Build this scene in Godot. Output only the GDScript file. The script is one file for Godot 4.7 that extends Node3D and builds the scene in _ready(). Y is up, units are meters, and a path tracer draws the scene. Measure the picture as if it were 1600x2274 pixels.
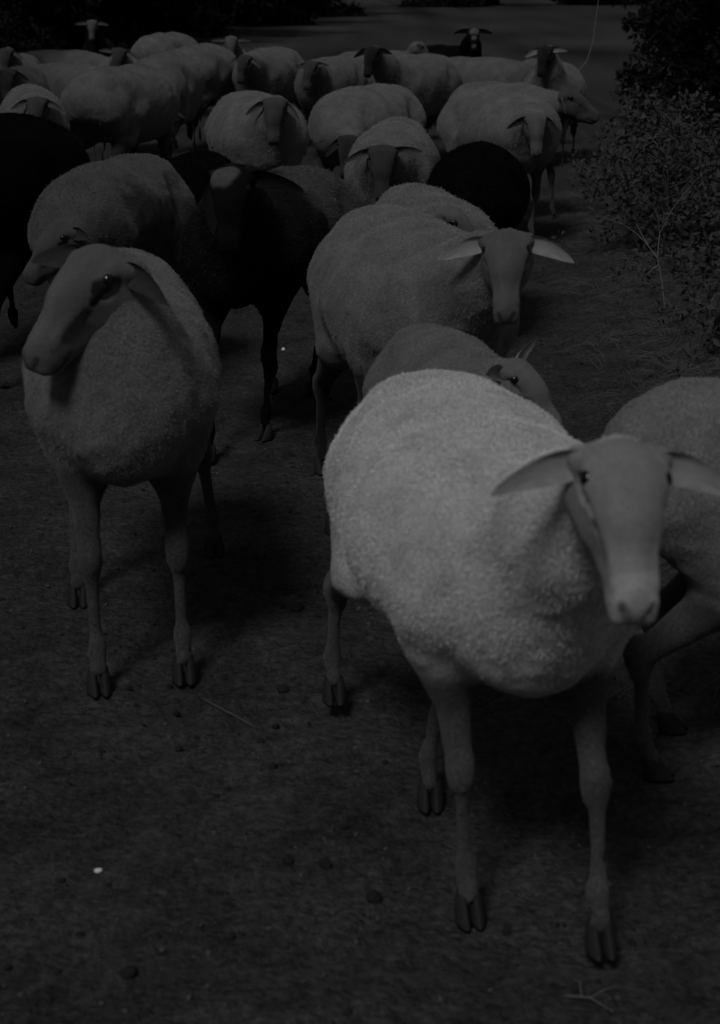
extends Node3D
# A flock of hair sheep coming down a dark dirt lane, monochrome and underexposed.
# Every sheep is one Node3D; its body is one continuous surface-net mesh with ears, eyes and hooves as parts.

const FLEECE := 0
const LEG := 1
const FACE := 2
const DARK := 3

var M := {}
var ear_meshes := {}
var head_cache := {}
var eye_mesh: Mesh
var hoof_mesh: Mesh
var names_used := {}
var n_mottle := FastNoiseLite.new()
var n_fine := FastNoiseLite.new()
var n_lump := FastNoiseLite.new()
var n_soil := FastNoiseLite.new()
var n_clod := FastNoiseLite.new()
var rng := RandomNumberGenerator.new()


func _ready() -> void:
	rng.seed = 4711
	# ---- camera
	var cam := Camera3D.new()
	cam.name = "camera"
	cam.position = Vector3(0, 1.22, 0)
	cam.rotation_degrees = Vector3(-18.5, 0, 0)
	cam.fov = 36.0
	var at := CameraAttributesPhysical.new()
	at.frustum_focal_length = 36.93
	at.frustum_focus_distance = 4.6
	at.frustum_near = 0.05
	at.frustum_far = 900.0
	at.exposure_aperture = 4.5
	cam.attributes = at
	cam.near = 0.05
	cam.far = 900.0
	add_child(cam)
	cam.current = true
	# ---- sky, sun, exposure
	var sky_mat := ProceduralSkyMaterial.new()
	sky_mat.sky_top_color = Color(0.64, 0.64, 0.64)
	sky_mat.sky_horizon_color = Color(0.44, 0.44, 0.44)
	sky_mat.sky_curve = 0.2
	sky_mat.ground_bottom_color = Color(0.12, 0.12, 0.12)
	sky_mat.ground_horizon_color = Color(0.2, 0.2, 0.2)
	sky_mat.sun_angle_max = 1.0
	var sky := Sky.new()
	sky.sky_material = sky_mat
	var env := Environment.new()
	env.background_mode = Environment.BG_SKY
	env.sky = sky
	env.tonemap_mode = Environment.TONE_MAPPER_LINEAR
	env.tonemap_exposure = 0.22
	env.sdfgi_enabled = true
	env.ssao_enabled = true
	env.ssil_enabled = true
	var we := WorldEnvironment.new()
	we.name = "world_environment"
	we.environment = env
	add_child(we)
	var sun := DirectionalLight3D.new()
	sun.name = "sun"
	sun.light_energy = 1.15
	sun.light_angular_distance = 14.0
	sun.shadow_enabled = true
	sun.rotation_degrees = Vector3(-51, -22, 0)
	add_child(sun)

	setup_noise()
	make_materials()
	make_ground()
	make_trees()
	make_flock()
	make_verge()
	make_small_things()


# ------------------------------------------------------------------ helpers
func numbered(called: String) -> String:
	if not names_used.has(called):
		names_used[called] = 0
		return called
	names_used[called] += 1
	return "%s_%03d" % [called, names_used[called]]


func tag(o: Node, label: String, category: String, group := "") -> void:
	o.set_meta("label", label)
	o.set_meta("category", category)
	if group != "":
		o.set_meta("group", group)


func thing(called: String, label: String, category: String, where: Vector3, turn := 0.0, group := "") -> Node3D:
	var o := Node3D.new()
	o.name = numbered(called)
	add_child(o, true)
	o.position = where
	o.rotation.y = turn
	tag(o, label, category, group)
	return o


func part(called: String, m: Mesh, mat: Material, parent: Node) -> MeshInstance3D:
	var o := MeshInstance3D.new()
	o.name = called
	o.mesh = m
	o.material_override = mat
	parent.add_child(o, true)
	return o


func setup_noise() -> void:
	for pair in [[n_mottle, 9.0, 11], [n_fine, 70.0, 12], [n_lump, 26.0, 13], [n_soil, 1.7, 14], [n_clod, 16.0, 15]]:
		var n: FastNoiseLite = pair[0]
		n.noise_type = FastNoiseLite.TYPE_SIMPLEX_SMOOTH
		n.frequency = pair[1]
		n.seed = pair[2]
		n.fractal_type = FastNoiseLite.FRACTAL_FBM
		n.fractal_octaves = 3


func noise_tex(freq: float, octaves: int, sd: int, lo: float, hi: float, kind := FastNoiseLite.TYPE_SIMPLEX_SMOOTH, size := 512) -> NoiseTexture2D:
	var n := FastNoiseLite.new()
	n.noise_type = kind
	n.frequency = freq
	n.seed = sd
	n.fractal_octaves = octaves
	n.fractal_gain = 0.7
	var t := NoiseTexture2D.new()
	t.width = size
	t.height = size
	t.seamless = true
	t.noise = n
	var g := Gradient.new()
	g.set_color(0, Color(lo, lo, lo))
	g.set_color(1, Color(hi, hi, hi))
	t.color_ramp = g
	return t


func surface(col: float, rough: float, vertex := false) -> StandardMaterial3D:
	var m := StandardMaterial3D.new()
	m.albedo_color = Color(col, col, col).linear_to_srgb()
	m.roughness = rough
	m.metallic_specular = 0.3
	m.vertex_color_use_as_albedo = vertex
	return m


func tri(m: StandardMaterial3D, scale: float, world := false) -> void:
	m.uv1_triplanar = true
	m.uv1_world_triplanar = world
	m.uv1_scale = Vector3.ONE * scale
	m.uv1_triplanar_sharpness = 3.0


func make_materials() -> void:
	var wool := surface(1.0, 0.95, true)
	wool.albedo_texture = noise_tex(0.022, 5, 21, 0.55, 1.0)
	wool.heightmap_enabled = true
	wool.heightmap_texture = noise_tex(0.05, 4, 22, 0.0, 1.0)
	wool.heightmap_scale = 0.12
	wool.rim_enabled = true
	wool.rim = 0.25
	wool.rim_tint = 0.5
	wool.metallic_specular = 0.15
	tri(wool, 11.0)
	M.wool = wool
	var black := wool.duplicate()
	black.rim_enabled = false
	M.wool_dark = black
	var face := surface(1.0, 0.85, true)
	face.albedo_texture = noise_tex(0.06, 4, 23, 0.5, 1.0)
	face.heightmap_enabled = true
	face.heightmap_texture = wool.heightmap_texture
	face.heightmap_scale = 0.2
	face.rim_enabled = true
	face.rim = 0.2
	tri(face, 14.0)
	M.face = face
	var black_face := face.duplicate()
	black_face.rim_enabled = false
	M.face_dark = black_face
	M.lock = surface(0.85, 0.9, true)
	var soil := surface(1.0, 0.96, true)
	soil.albedo_texture = noise_tex(0.05, 6, 31, 0.5, 1.0, FastNoiseLite.TYPE_PERLIN, 1024)
	soil.heightmap_enabled = true
	soil.heightmap_texture = noise_tex(0.02, 6, 32, 0.0, 1.0, FastNoiseLite.TYPE_PERLIN, 1024)
	soil.heightmap_scale = 1.1
	soil.metallic_specular = 0.2
	tri(soil, 1.4, true)
	M.soil = soil
	for e in [["ear_light", 0.34], ["ear_mid", 0.15], ["ear_dark", 0.05], ["ear_black", 0.012]]:
		var m := surface(e[1], 0.9, true)
		M[e[0]] = m
	var eye := surface(0.006, 0.12)
	eye.metallic_specular = 0.5
	M.eye = eye
	M.hoof = surface(0.025, 0.7)
	M.bark = surface(0.04, 0.95)
	var leaf := surface(0.012, 0.85)
	M.leaf = leaf
	var shrub := surface(0.065, 0.85)
	shrub.backlight_enabled = true
	shrub.backlight = Color(0.12, 0.12, 0.12)
	M.shrub = shrub
	M.scrub = surface(0.10, 0.9)
	M.straw = surface(0.14, 0.85)
	M.dry_twig = surface(0.2, 0.85)
	M.stone = surface(0.085, 0.9)
	M.white_stone = surface(0.85, 0.6)
	M.dung = surface(0.02, 0.95)


func grey(v: float) -> Color:
	return Color(v, v, v)


# ------------------------------------------------------------------ signed-distance surface nets
# a bone: [a, b, radius a, radius b, lateral scale, blend, tag, subtract]
func bone(a: Vector3, b: Vector3, ra: float, rb: float, sx := 1.0, k := 0.04, t := FLEECE, sub := false) -> Array:
	return [a, b, ra, rb, sx, k, t, sub]


func field_mesh(bones: Array, cell: float) -> Dictionary:
	var lo := Vector3(1e9, 1e9, 1e9)
	var hi := -lo
	for bn in bones:
		if bn[7]:
			continue
		var wide: float = maxf(1.0, bn[4])
		for e in [[bn[0], bn[2]], [bn[1], bn[3]]]:
			var r: Vector3 = Vector3(e[1] * wide, e[1], e[1])
			lo = lo.min(e[0] - r)
			hi = hi.max(e[0] + r)
	lo -= Vector3.ONE * (cell * 3.0 + 0.012)
	hi += Vector3.ONE * (cell * 3.0 + 0.012)
	var nx := int((hi.x - lo.x) / cell) + 2
	var ny := int((hi.y - lo.y) / cell) + 2
	var nz := int((hi.z - lo.z) / cell) + 2
	var total := nx * ny * nz
	var f := PackedFloat32Array()
	f.resize(total)
	f.fill(1.0)
	var near := PackedFloat32Array()
	near.resize(total)
	near.fill(1.0)
	var tags := PackedByteArray()
	tags.resize(total)
	for bn in bones:
		var sx: float = bn[4]
		var k: float = bn[5]
		var t: int = bn[6]
		var sub: bool = bn[7]
		var a: Vector3 = bn[0]
		var b: Vector3 = bn[1]
		var ra: float = bn[2]
		var rb: float = bn[3]
		var pad := (k + cell * 2.0) / minf(1.0, sx)
		var rm := maxf(ra, rb) + pad
		var mn := a.min(b) - Vector3(rm * maxf(sx, 1.0), rm, rm)
		var mx := a.max(b) + Vector3(rm * maxf(sx, 1.0), rm, rm)
		var i0 := maxi(0, int((mn.x - lo.x) / cell))
		var i1 := mini(nx - 1, int((mx.x - lo.x) / cell) + 1)
		var j0 := maxi(0, int((mn.y - lo.y) / cell))
		var j1 := mini(ny - 1, int((mx.y - lo.y) / cell) + 1)
		var k0 := maxi(0, int((mn.z - lo.z) / cell))
		var k1 := mini(nz - 1, int((mx.z - lo.z) / cell) + 1)
		var ax := a.x / sx
		var bx := b.x / sx - ax
		var by := b.y - a.y
		var bz := b.z - a.z
		var inv := 1.0 / maxf(bx * bx + by * by + bz * bz, 1e-9)
		var dr := rb - ra
		var squash := minf(1.0, sx)
		for kk in range(k0, k1 + 1):
			var pz := lo.z + kk * cell - a.z
			for j in range(j0, j1 + 1):
				var py := lo.y + j * cell - a.y
				var row := (kk * ny + j) * nx
				var part_h := py * by + pz * bz
				for i in range(i0, i1 + 1):
					var px := (lo.x + i * cell) / sx - ax
					var h := clampf((px * bx + part_h) * inv, 0.0, 1.0)
					var dx := px - bx * h
					var dy := py - by * h
					var dz := pz - bz * h
					var d := (sqrt(dx * dx + dy * dy + dz * dz) - ra - dr * h) * squash
					var at := row + i
					var v := f[at]
					if sub:
						if -d > v - k:
							var g := maxf(k - absf(v + d), 0.0) / k
							f[at] = maxf(v, -d) + g * g * k * 0.25
							if d < cell * 0.35:
								tags[at] = t
					else:
						if d < near[at]:
							near[at] = d
							tags[at] = t
						if d < v + k:
							var g := maxf(k - absf(v - d), 0.0) / k
							f[at] = minf(v, d) - g * g * k * 0.25
	var verts := PackedVector3Array()
	var w_leg := PackedFloat32Array()
	var w_face := PackedFloat32Array()
	var w_dark := PackedFloat32Array()
	var idx := PackedInt32Array()
	var ids := PackedInt32Array()
	ids.resize(total)
	ids.fill(-1)
	var sxy := nx * ny
	var off := [0, 1, nx, nx + 1, sxy, sxy + 1, sxy + nx, sxy + nx + 1]
	var edges := [0, 1, 2, 3, 4, 5, 6, 7, 0, 2, 1, 3, 4, 6, 5, 7, 0, 4, 1, 5, 2, 6, 3, 7]
	var limit := cell * 1.8
	var cells := PackedInt32Array()
	for at in range(0, total - sxy - nx - 1):
		var v0 := f[at]
		if v0 > limit or v0 < -limit:
			continue
		var neg := 0
		for c in 8:
			if f[at + off[c]] < 0.0:
				neg += 1
		if neg == 0 or neg == 8:
			continue
		var x := at % nx
		var y := (at / nx) % ny
		var z := at / sxy
		var sum := Vector3.ZERO
		var count := 0
		for e in 12:
			var c0: int = edges[e * 2]
			var c1: int = edges[e * 2 + 1]
			var a0 := f[at + off[c0]]
			var a1 := f[at + off[c1]]
			if (a0 < 0.0) == (a1 < 0.0):
				continue
			var s := a0 / (a0 - a1)
			var p0 := Vector3(c0 & 1, (c0 >> 1) & 1, c0 >> 2)
			var p1 := Vector3(c1 & 1, (c1 >> 1) & 1, c1 >> 2)
			sum += p0.lerp(p1, s)
			count += 1
		ids[at] = verts.size()
		verts.append(lo + (Vector3(x, y, z) + sum / count) * cell)
		var l := 0.0
		var fa := 0.0
		var dk := 0.0
		for c in 8:
			var tg := tags[at + off[c]]
			if tg == LEG:
				l += 0.125
			elif tg == FACE:
				fa += 0.125
			elif tg == DARK:
				dk += 0.125
		w_leg.append(l)
		w_face.append(fa)
		w_dark.append(dk)
		cells.append(at)
	var steps := [1, nx, sxy]
	for at in cells:
		for axis in 3:
			var u: int = steps[(axis + 1) % 3]
			var w: int = steps[(axis + 2) % 3]
			var inside: bool = f[at] < 0.0
			if inside == (f[at + steps[axis]] < 0.0):
				continue
			var q0 := ids[at - u - w] if at - u - w >= 0 else -1
			var q1 := ids[at - w] if at - w >= 0 else -1
			var q2 := ids[at]
			var q3 := ids[at - u] if at - u >= 0 else -1
			if q0 < 0 or q1 < 0 or q3 < 0:
				continue
			if inside:
				idx.append_array([q0, q2, q1, q0, q3, q2])
			else:
				idx.append_array([q0, q1, q2, q0, q2, q3])
	return {"v": verts, "leg": w_leg, "face": w_face, "dark": w_dark, "i": idx}


func smooth_normals(v: PackedVector3Array, idx: PackedInt32Array) -> PackedVector3Array:
	var n := PackedVector3Array()
	n.resize(v.size())
	for t in range(0, idx.size(), 3):
		var a := idx[t]
		var b := idx[t + 1]
		var c := idx[t + 2]
		var fn := (v[c] - v[a]).cross(v[b] - v[a])
		n[a] += fn
		n[b] += fn
		n[c] += fn
	for i in n.size():
		n[i] = n[i].normalized()
	return n


func array_mesh(v: PackedVector3Array, n: PackedVector3Array, c: PackedColorArray, idx: PackedInt32Array) -> ArrayMesh:
	var arr := []
	arr.resize(Mesh.ARRAY_MAX)
	arr[Mesh.ARRAY_VERTEX] = v
	arr[Mesh.ARRAY_NORMAL] = n
	if c.size() > 0:
		arr[Mesh.ARRAY_COLOR] = c
	arr[Mesh.ARRAY_INDEX] = idx
	var m := ArrayMesh.new()
	m.add_surface_from_arrays(Mesh.PRIMITIVE_TRIANGLES, arr)
	return m


func body_mesh(v: PackedVector3Array, n: PackedVector3Array, c: PackedColorArray, idx: PackedInt32Array, split: int, dark: bool) -> ArrayMesh:
	# one skin, woolly on the trunk and short-haired on the head
	var m := ArrayMesh.new()
	for k in 2:
		var arr := []
		arr.resize(Mesh.ARRAY_MAX)
		arr[Mesh.ARRAY_VERTEX] = v
		arr[Mesh.ARRAY_NORMAL] = n
		arr[Mesh.ARRAY_COLOR] = c
		arr[Mesh.ARRAY_INDEX] = idx.slice(0, split) if k == 0 else idx.slice(split)
		m.add_surface_from_arrays(Mesh.PRIMITIVE_TRIANGLES, arr)
		m.surface_set_material(k, M[["wool", "face", "wool_dark", "face_dark"][k + (2 if dark else 0)]])
	return m


# ------------------------------------------------------------------ sheep
func head_field(cell: float) -> Dictionary:
	# origin at the poll, +z along the face to the nose, +y out of the forehead
	if head_cache.has(cell):
		return head_cache[cell]
	var b := []
	b.append(bone(Vector3(0, -0.030, 0.018), Vector3(0, -0.020, 0.05), 0.052, 0.055, 1.0, 0.03, FACE))
	b.append(bone(Vector3(0, 0.0, 0.03), Vector3(0, -0.006, 0.10), 0.046, 0.042, 1.0, 0.03, FACE))
	b.append(bone(Vector3(0, -0.008, 0.09), Vector3(0, -0.026, 0.195), 0.039, 0.028, 0.86, 0.025, FACE))
	b.append(bone(Vector3(0, -0.036, 0.185), Vector3(0, -0.041, 0.206), 0.029, 0.027, 1.15, 0.02, FACE))
	b.append(bone(Vector3(0, -0.062, 0.03), Vector3(0, -0.064, 0.12), 0.038, 0.026, 1.0, 0.03, FACE))
	b.append(bone(Vector3(0, -0.064, 0.12), Vector3(0, -0.060, 0.192), 0.025, 0.019, 1.1, 0.025, FACE))
	for s in [-1.0, 1.0]:
		b.append(bone(Vector3(s * 0.034, -0.054, 0.030), Vector3(s * 0.027, -0.052, 0.080), 0.034, 0.026, 1.0, 0.025, FACE))
		b.append(bone(Vector3(s * 0.041, 0.006, 0.026), Vector3(s * 0.040, 0.003, 0.052), 0.0195, 0.017, 1.0, 0.015, FACE))
		b.append(bone(Vector3(s * 0.046, -0.010, 0.000), Vector3(s * 0.056, -0.010, -0.004), 0.024, 0.018, 1.0, 0.02, FACE))
		b.append(bone(Vector3(s * 0.017, -0.028, 0.212), Vector3(s * 0.020, -0.045, 0.222), 0.012, 0.010, 1.0, 0.01, FACE))
		# nostril slit, mouth line and the hollow in front of the eye
		b.append(bone(Vector3(s * 0.021, -0.018, 0.224), Vector3(s * 0.008, -0.040, 0.240), 0.0042, 0.0040, 1.0, 0.003, DARK, true))
		b.append(bone(Vector3(s * 0.036, -0.056, 0.165), Vector3(s * 0.020, -0.060, 0.216), 0.0035, 0.0035, 1.0, 0.004, DARK, true))
		b.append(bone(Vector3(s * 0.020, -0.060, 0.216), Vector3(0, -0.062, 0.230), 0.0035, 0.0035, 1.0, 0.004, DARK, true))
		b.append(bone(Vector3(s * 0.058, -0.004, 0.040), Vector3(s * 0.050, -0.010, 0.064), 0.012, 0.006, 1.0, 0.008, FACE, true))
		b.append(bone(Vector3(s * 0.055, 0.000, 0.058), Vector3(s * 0.046, -0.006, 0.090), 0.0045, 0.0030, 1.0, 0.005, FACE, true))
		b.append(bone(Vector3(s * 0.043, 0.020, 0.024), Vector3(s * 0.050, 0.015, 0.032), 0.009, 0.008, 1.0, 0.008, FACE))
		b.append(bone(Vector3(s * 0.050, -0.004, 0.046), Vector3(s * 0.047, -0.004, 0.054), 0.006, 0.005, 1.0, 0.006, FACE))
		b.append(bone(Vector3(s * 0.030, 0.004, 0.100), Vector3(s * 0.024, -0.018, 0.190), 0.008, 0.006, 1.0, 0.012, FACE))
		b.append(bone(Vector3(s * 0.043, -0.014, 0.110), Vector3(s * 0.038, -0.030, 0.160), 0.006, 0.005, 1.0, 0.012, FACE, true))
	b.append(bone(Vector3(0, -0.046, 0.236), Vector3(0, -0.060, 0.232), 0.0025, 0.0025, 1.0, 0.004, DARK, true))
	var m := field_mesh(b, cell)
	head_cache[cell] = m
	return m


func ear_mesh(side: float) -> Mesh:
	# a cupped leaf along side * x, hollow towards +z, rolled at the root
	if ear_meshes.has(side):
		return ear_meshes[side]
	var nu := 14
	var nv := 8
	var v := PackedVector3Array()
	var c := PackedColorArray()
	var idx := PackedInt32Array()
	for layer in 2:
		for i in nu + 1:
			var u := float(i) / nu
			var half := 0.0245 * pow(sin(PI * (u * 0.86 + 0.10)), 0.6) * sqrt(maxf(0.0, 1.0 - pow(u, 7.0))) * (1.0 - 0.12 * u)
			var curl := lerpf(2.4, 0.9, smoothstep(0.0, 0.6, u))
			for j in nv + 1:
				var w := float(j) / nv * 2.0 - 1.0
				var ang := w * curl * 0.5
				var rad := half / maxf(sin(curl * 0.5), 0.3)
				var y := sin(ang) * rad
				var z := -(cos(ang) - cos(curl * 0.5)) * rad
				var edge := 1.0 - absf(w) * 0.75
				var thick := 0.0036 * edge * (1.0 - 0.5 * u)
				z += thick if layer == 0 else -thick
				var x := u * 0.128
				y -= 0.020 * u * u - 0.004 * sin(u * 5.0 + w * 1.5)
				v.append(Vector3(side * x, y, z + 0.012 * u * u))
				var shade := 1.0
				shade *= 0.9 + 0.3 * n_fine.get_noise_3d(x * 3.0, y * 3.0, layer)
				c.append(grey(clampf(shade, 0, 1)))
	var per := (nu + 1) * (nv + 1)
	for layer in 2:
		for i in nu:
			for j in nv:
				var a := layer * per + i * (nv + 1) + j
				var q := [a, a + nv + 1, a + nv + 2, a + 1]
				var flip: bool = (layer == 0) == (side > 0)
				if flip:
					idx.append_array([q[0], q[2], q[1], q[0], q[3], q[2]])
				else:
					idx.append_array([q[0], q[1], q[2], q[0], q[2], q[3]])
	for i in nu:
		for j in [0, nv]:
			var a: int = i * (nv + 1) + j
			idx.append_array([a, a + nv + 1, a + per, a + nv + 1, a + per + nv + 1, a + per])
	var m := array_mesh(v, smooth_normals(v, idx), c, idx)
	ear_meshes[side] = m
	return m


func make_hoof_mesh() -> Mesh:
	# two claws, toe towards +z, sole at y 0
	var v := PackedVector3Array()
	var idx := PackedInt32Array()
	var seg := 12
	for s in [-1.0, 1.0]:
		var base := v.size()
		var rings := [[0.0, 0.0150, 0.034, 0.014], [0.006, 0.0155, 0.034, 0.013], [0.020, 0.0140, 0.027, 0.005], [0.036, 0.0120, 0.019, -0.005], [0.052, 0.008, 0.012, -0.010]]
		for r in rings:
			for i in seg:
				var a := TAU * i / seg
				var fz := sin(a)
				var narrow := 1.0 - 0.35 * maxf(fz, 0.0)
				v.append(Vector3(s * 0.0150 + cos(a) * r[1] * narrow - s * 0.003 * maxf(fz, 0.0), r[0], r[3] + fz * r[2]))
		for k in rings.size() - 1:
			for i in seg:
				var a := base + k * seg + i
				var b := base + k * seg + (i + 1) % seg
				idx.append_array([a, b, a + seg, b, b + seg, a + seg])
		var top := v.size()
		v.append(Vector3(s * 0.0135, 0.052, -0.012))
		v.append(Vector3(s * 0.0135, 0.0, 0.012))
		for i in seg:
			idx.append_array([base + 4 * seg + i, base + 4 * seg + (i + 1) % seg, top])
			idx.append_array([base + (i + 1) % seg, base + i, top + 1])
	return array_mesh(v, smooth_normals(v, idx), PackedColorArray(), idx)


# spec keys: label, p (world x, z), yaw, s, w, poll (world), look (yaw, pitch down, roll in degrees, world),
# feet (four world Vector3: left fore, right fore, left hind, right hind) or lift, fleece / face / leg, ear, droop, cell, patches, hooves, tail
func sheep(d: Dictionary) -> Node3D:
	var s: float = d.get("s", 1.0)
	var wd: float = d.get("w", 1.0)
	var yaw := deg_to_rad(d.yaw)
	var base := Vector3(d.p.x, 0, d.p.y)
	var root := thing("sheep", d.label, "sheep", base, yaw, "sheep of the flock")
	var inv := Transform3D(Basis(Vector3.UP, yaw), base).affine_inverse()
	var cell: float = d.get("cell", 0.02)
	var hsz: float = d.get("hs", 0.88) * s
	# head frame
	var hy := deg_to_rad(d.look.x) - yaw
	var hp := deg_to_rad(d.look.y)
	var hz := Vector3(sin(hy) * cos(hp), -sin(hp), cos(hy) * cos(hp))
	var hx := Vector3(cos(hy), 0, -sin(hy))
	var hb := Basis(hx, hz.cross(hx), hz)
	hb = Basis(hz, deg_to_rad(d.look.z)) * hb
	hb = Basis((inv.basis * Vector3.BACK).normalized(), deg_to_rad(d.get("tilt", 0.0))) * hb
	var poll: Vector3 = inv * d.poll
	var ht := Transform3D(hb.scaled_local(Vector3(0.91, 0.93, 0.90) * hsz), poll)
	# bones
	var b := []
	var pt := func(x: float, y: float, z: float) -> Vector3: return Vector3(x, y, z) * s
	b.append(bone(pt.call(0, 0.570, -0.33), pt.call(0, 0.565, -0.14), 0.118 * s, 0.135 * s, 1.0 * wd, 0.08 * s))
	b.append(bone(pt.call(0, 0.565, -0.14), pt.call(0, 0.560, 0.10), 0.130 * s, 0.138 * s, 1.06 * wd, 0.08 * s))
	b.append(bone(pt.call(0, 0.560, 0.10), pt.call(0, 0.560, 0.27), 0.138 * s, 0.124 * s, 1.02 * wd, 0.08 * s))
	b.append(bone(pt.call(0, 0.562, 0.25), pt.call(0, 0.56, 0.29), 0.100 * s, 0.088 * s, 1.0 * wd, 0.07 * s))
	b.append(bone(pt.call(0, 0.54, -0.10), pt.call(0, 0.535, 0.12), 0.105 * s, 0.112 * s, 1.30 * wd, 0.08 * s))
	if d.get("deep", cell > 0.013):
		b.append(bone(pt.call(0, 0.475, -0.16), pt.call(0, 0.465, 0.12), 0.125 * s, 0.140 * s, 1.04 * wd, 0.08 * s))
		if cell > 0.02:
			b.append(bone(pt.call(0, 0.42, -0.18), pt.call(0, 0.41, 0.14), 0.11 * s, 0.12 * s, 1.0 * wd, 0.08 * s))
		b.append(bone(pt.call(0, 0.48, 0.22), pt.call(0, 0.46, 0.26), 0.115 * s, 0.10 * s, 1.0 * wd, 0.07 * s))
	# neck
	var n0: Vector3 = pt.call(0, 0.565, 0.27)
	var n2: Vector3 = ht * Vector3(0, -0.048, 0.006)
	var n1: Vector3 = n0.lerp(n2, 0.55) + pt.call(0, 0.0, 0.0)
	b.append(bone(n0, n1, 0.112 * s, 0.078 * s, 0.95, 0.07 * s))
	b.append(bone(n1, n2, 0.078 * s, 0.052 * hsz, 1.0, 0.05 * s))
	b.append(bone(pt.call(0, 0.49, 0.31), n1 - pt.call(0, 0.02, 0), 0.09 * s, 0.066 * s, 0.9, 0.07 * s))
	b.append(bone(ht * Vector3(0, -0.034, 0.018), ht * Vector3(0, -0.028, 0.05), 0.046 * hsz, 0.046 * hsz, 1.0, 0.03 * s, FACE))
	for sd in [-1.0, 1.0]:
		b.append(bone(pt.call(sd * 0.050 * wd, 0.650, -0.30), pt.call(sd * 0.070 * wd, 0.640, -0.25), 0.040 * s, 0.036 * s, 1.0, 0.05 * s))
		b.append(bone(pt.call(sd * 0.070 * wd, 0.62, 0.18), pt.call(sd * 0.098 * wd, 0.52, 0.26), 0.058 * s, 0.060 * s, 1.0, 0.035 * s))
		b.append(bone(pt.call(sd * 0.192 * wd, 0.625, -0.19), pt.call(sd * 0.188 * wd, 0.57, -0.17), 0.065 * s, 0.055 * s, 1.0, 0.05 * s, FLEECE, true))
	b.append(bone(pt.call(0, 0.665, 0.20), pt.call(0, 0.660, -0.30), 0.034 * s, 0.034 * s, 1.0, 0.05 * s))
	# tail
	if d.get("tail", false):
		b.append(bone(pt.call(0, 0.60, -0.46), pt.call(0, 0.36, -0.53), 0.028 * s, 0.016 * s, 1.0, 0.03 * s))
	# legs
	var feet: Array = []
	if d.has("feet"):
		for w in d.feet:
			feet.append(inv * w)
	else:
		var r2 := RandomNumberGenerator.new()
		r2.seed = hash(d.label)
		for q in [[0.085, 0.25], [-0.085, 0.25], [0.09, -0.37], [-0.09, -0.37]]:
			feet.append(pt.call(q[0] + r2.randf_range(-0.015, 0.015), 0.0, q[1] + r2.randf_range(-0.08, 0.08)))
	for k in 4:
		var sd := 1.0 if k % 2 == 0 else -1.0
		var h: Vector3 = feet[k]
		var fet: Vector3 = h + pt.call(0, 0.078, -0.022)
		var cor: Vector3 = h + pt.call(0, 0.038, -0.004)
		if k < 2:
			var sh: Vector3 = pt.call(sd * 0.080 * wd, 0.50, 0.22)
			var el: Vector3 = pt.call(sd * 0.080 * wd, 0.385, 0.21).lerp(Vector3(h.x, 0.385 * s, h.z), 0.25)
			var kn: Vector3 = el.lerp(fet, 0.47) + pt.call(0, 0, 0.016 + maxf(0.0, h.y) * 0.5)
			b.append(bone(sh + pt.call(0, 0.03, 0), sh.lerp(el, 0.5), 0.074 * s, 0.052 * s, 1.0, 0.05 * s))
			b.append(bone(sh.lerp(el, 0.5), el, 0.048 * s, 0.031 * s, 1.0, 0.05 * s, LEG))
			b.append(bone(el, kn, 0.031 * s, 0.0175 * s, 1.0, 0.03 * s, LEG))
			b.append(bone(kn + pt.call(0, 0.012, 0.002), kn - pt.call(0, 0.016, -0.002), 0.0190 * s, 0.0170 * s, 1.0, 0.02 * s, LEG))
			b.append(bone(kn, fet, 0.0128 * s, 0.0122 * s, 1.0, 0.015 * s, LEG))
		else:
			var hip: Vector3 = pt.call(sd * 0.075 * wd, 0.52, -0.29)
			var st: Vector3 = pt.call(sd * 0.098 * wd, 0.385, -0.21).lerp(Vector3(h.x, 0.385 * s, h.z + 0.15 * s), 0.25)
			var hk: Vector3 = Vector3(lerpf(st.x, h.x, 0.65), h.y * 0.7 + 0.235 * s, lerpf(st.z, h.z, 0.75) - 0.065 * s)
			b.append(bone(hip, st, 0.100 * s, 0.056 * s, 1.0, 0.06 * s))
			b.append(bone(st, hk, 0.050 * s, 0.022 * s, 1.0, 0.04 * s, LEG))
			b.append(bone(hk + pt.call(0, 0.014, -0.010), hk - pt.call(0, 0.02, 0), 0.021 * s, 0.021 * s, 1.0, 0.02 * s, LEG))
			b.append(bone(hk, fet, 0.0155 * s, 0.0132 * s, 1.0, 0.015 * s, LEG))
		b.append(bone(fet + pt.call(0, 0.008, 0), fet - pt.call(0, 0.010, 0.004), 0.0142 * s, 0.0138 * s, 1.0, 0.012 * s, LEG))
		b.append(bone(fet, cor, 0.0128 * s, 0.0150 * s, 1.1, 0.012 * s, LEG))
	var m := field_mesh(b, cell)
	# fleece relief, then colour
	var v: PackedVector3Array = m.v
	var idx: PackedInt32Array = m.i
	var nor := smooth_normals(v, idx)
	var seed_off := Vector3(base.x * 3.1, 0, base.z * 2.3)
	var amp: float = d.get("relief", 0.0045)
	for i in v.size():
		var woolly: float = 1.0 - m.leg[i] - m.face[i] * 0.8
		v[i] += nor[i] * (n_lump.get_noise_3dv(v[i] + seed_off) * amp + n_mottle.get_noise_3dv(v[i] * 0.6 + seed_off) * amp * 0.9) * maxf(woolly, 0.15)
	nor = smooth_normals(v, idx)
	var c := PackedColorArray()
	var fl: float = d.fleece
	var fc: float = d.get("face", fl)
	var lg: float = d.get("leg", fl * 0.8)
	var patches: Array = d.get("patches", [])
	for i in v.size():
		c.append(coat(v[i], nor[i], fl, fc, lg, m.leg[i], m.face[i], m.dark[i], seed_off, patches, false, s))
	# the head, finer
	var hm := head_field(d.get("head_cell", 0.008))
	var first := v.size()
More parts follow.
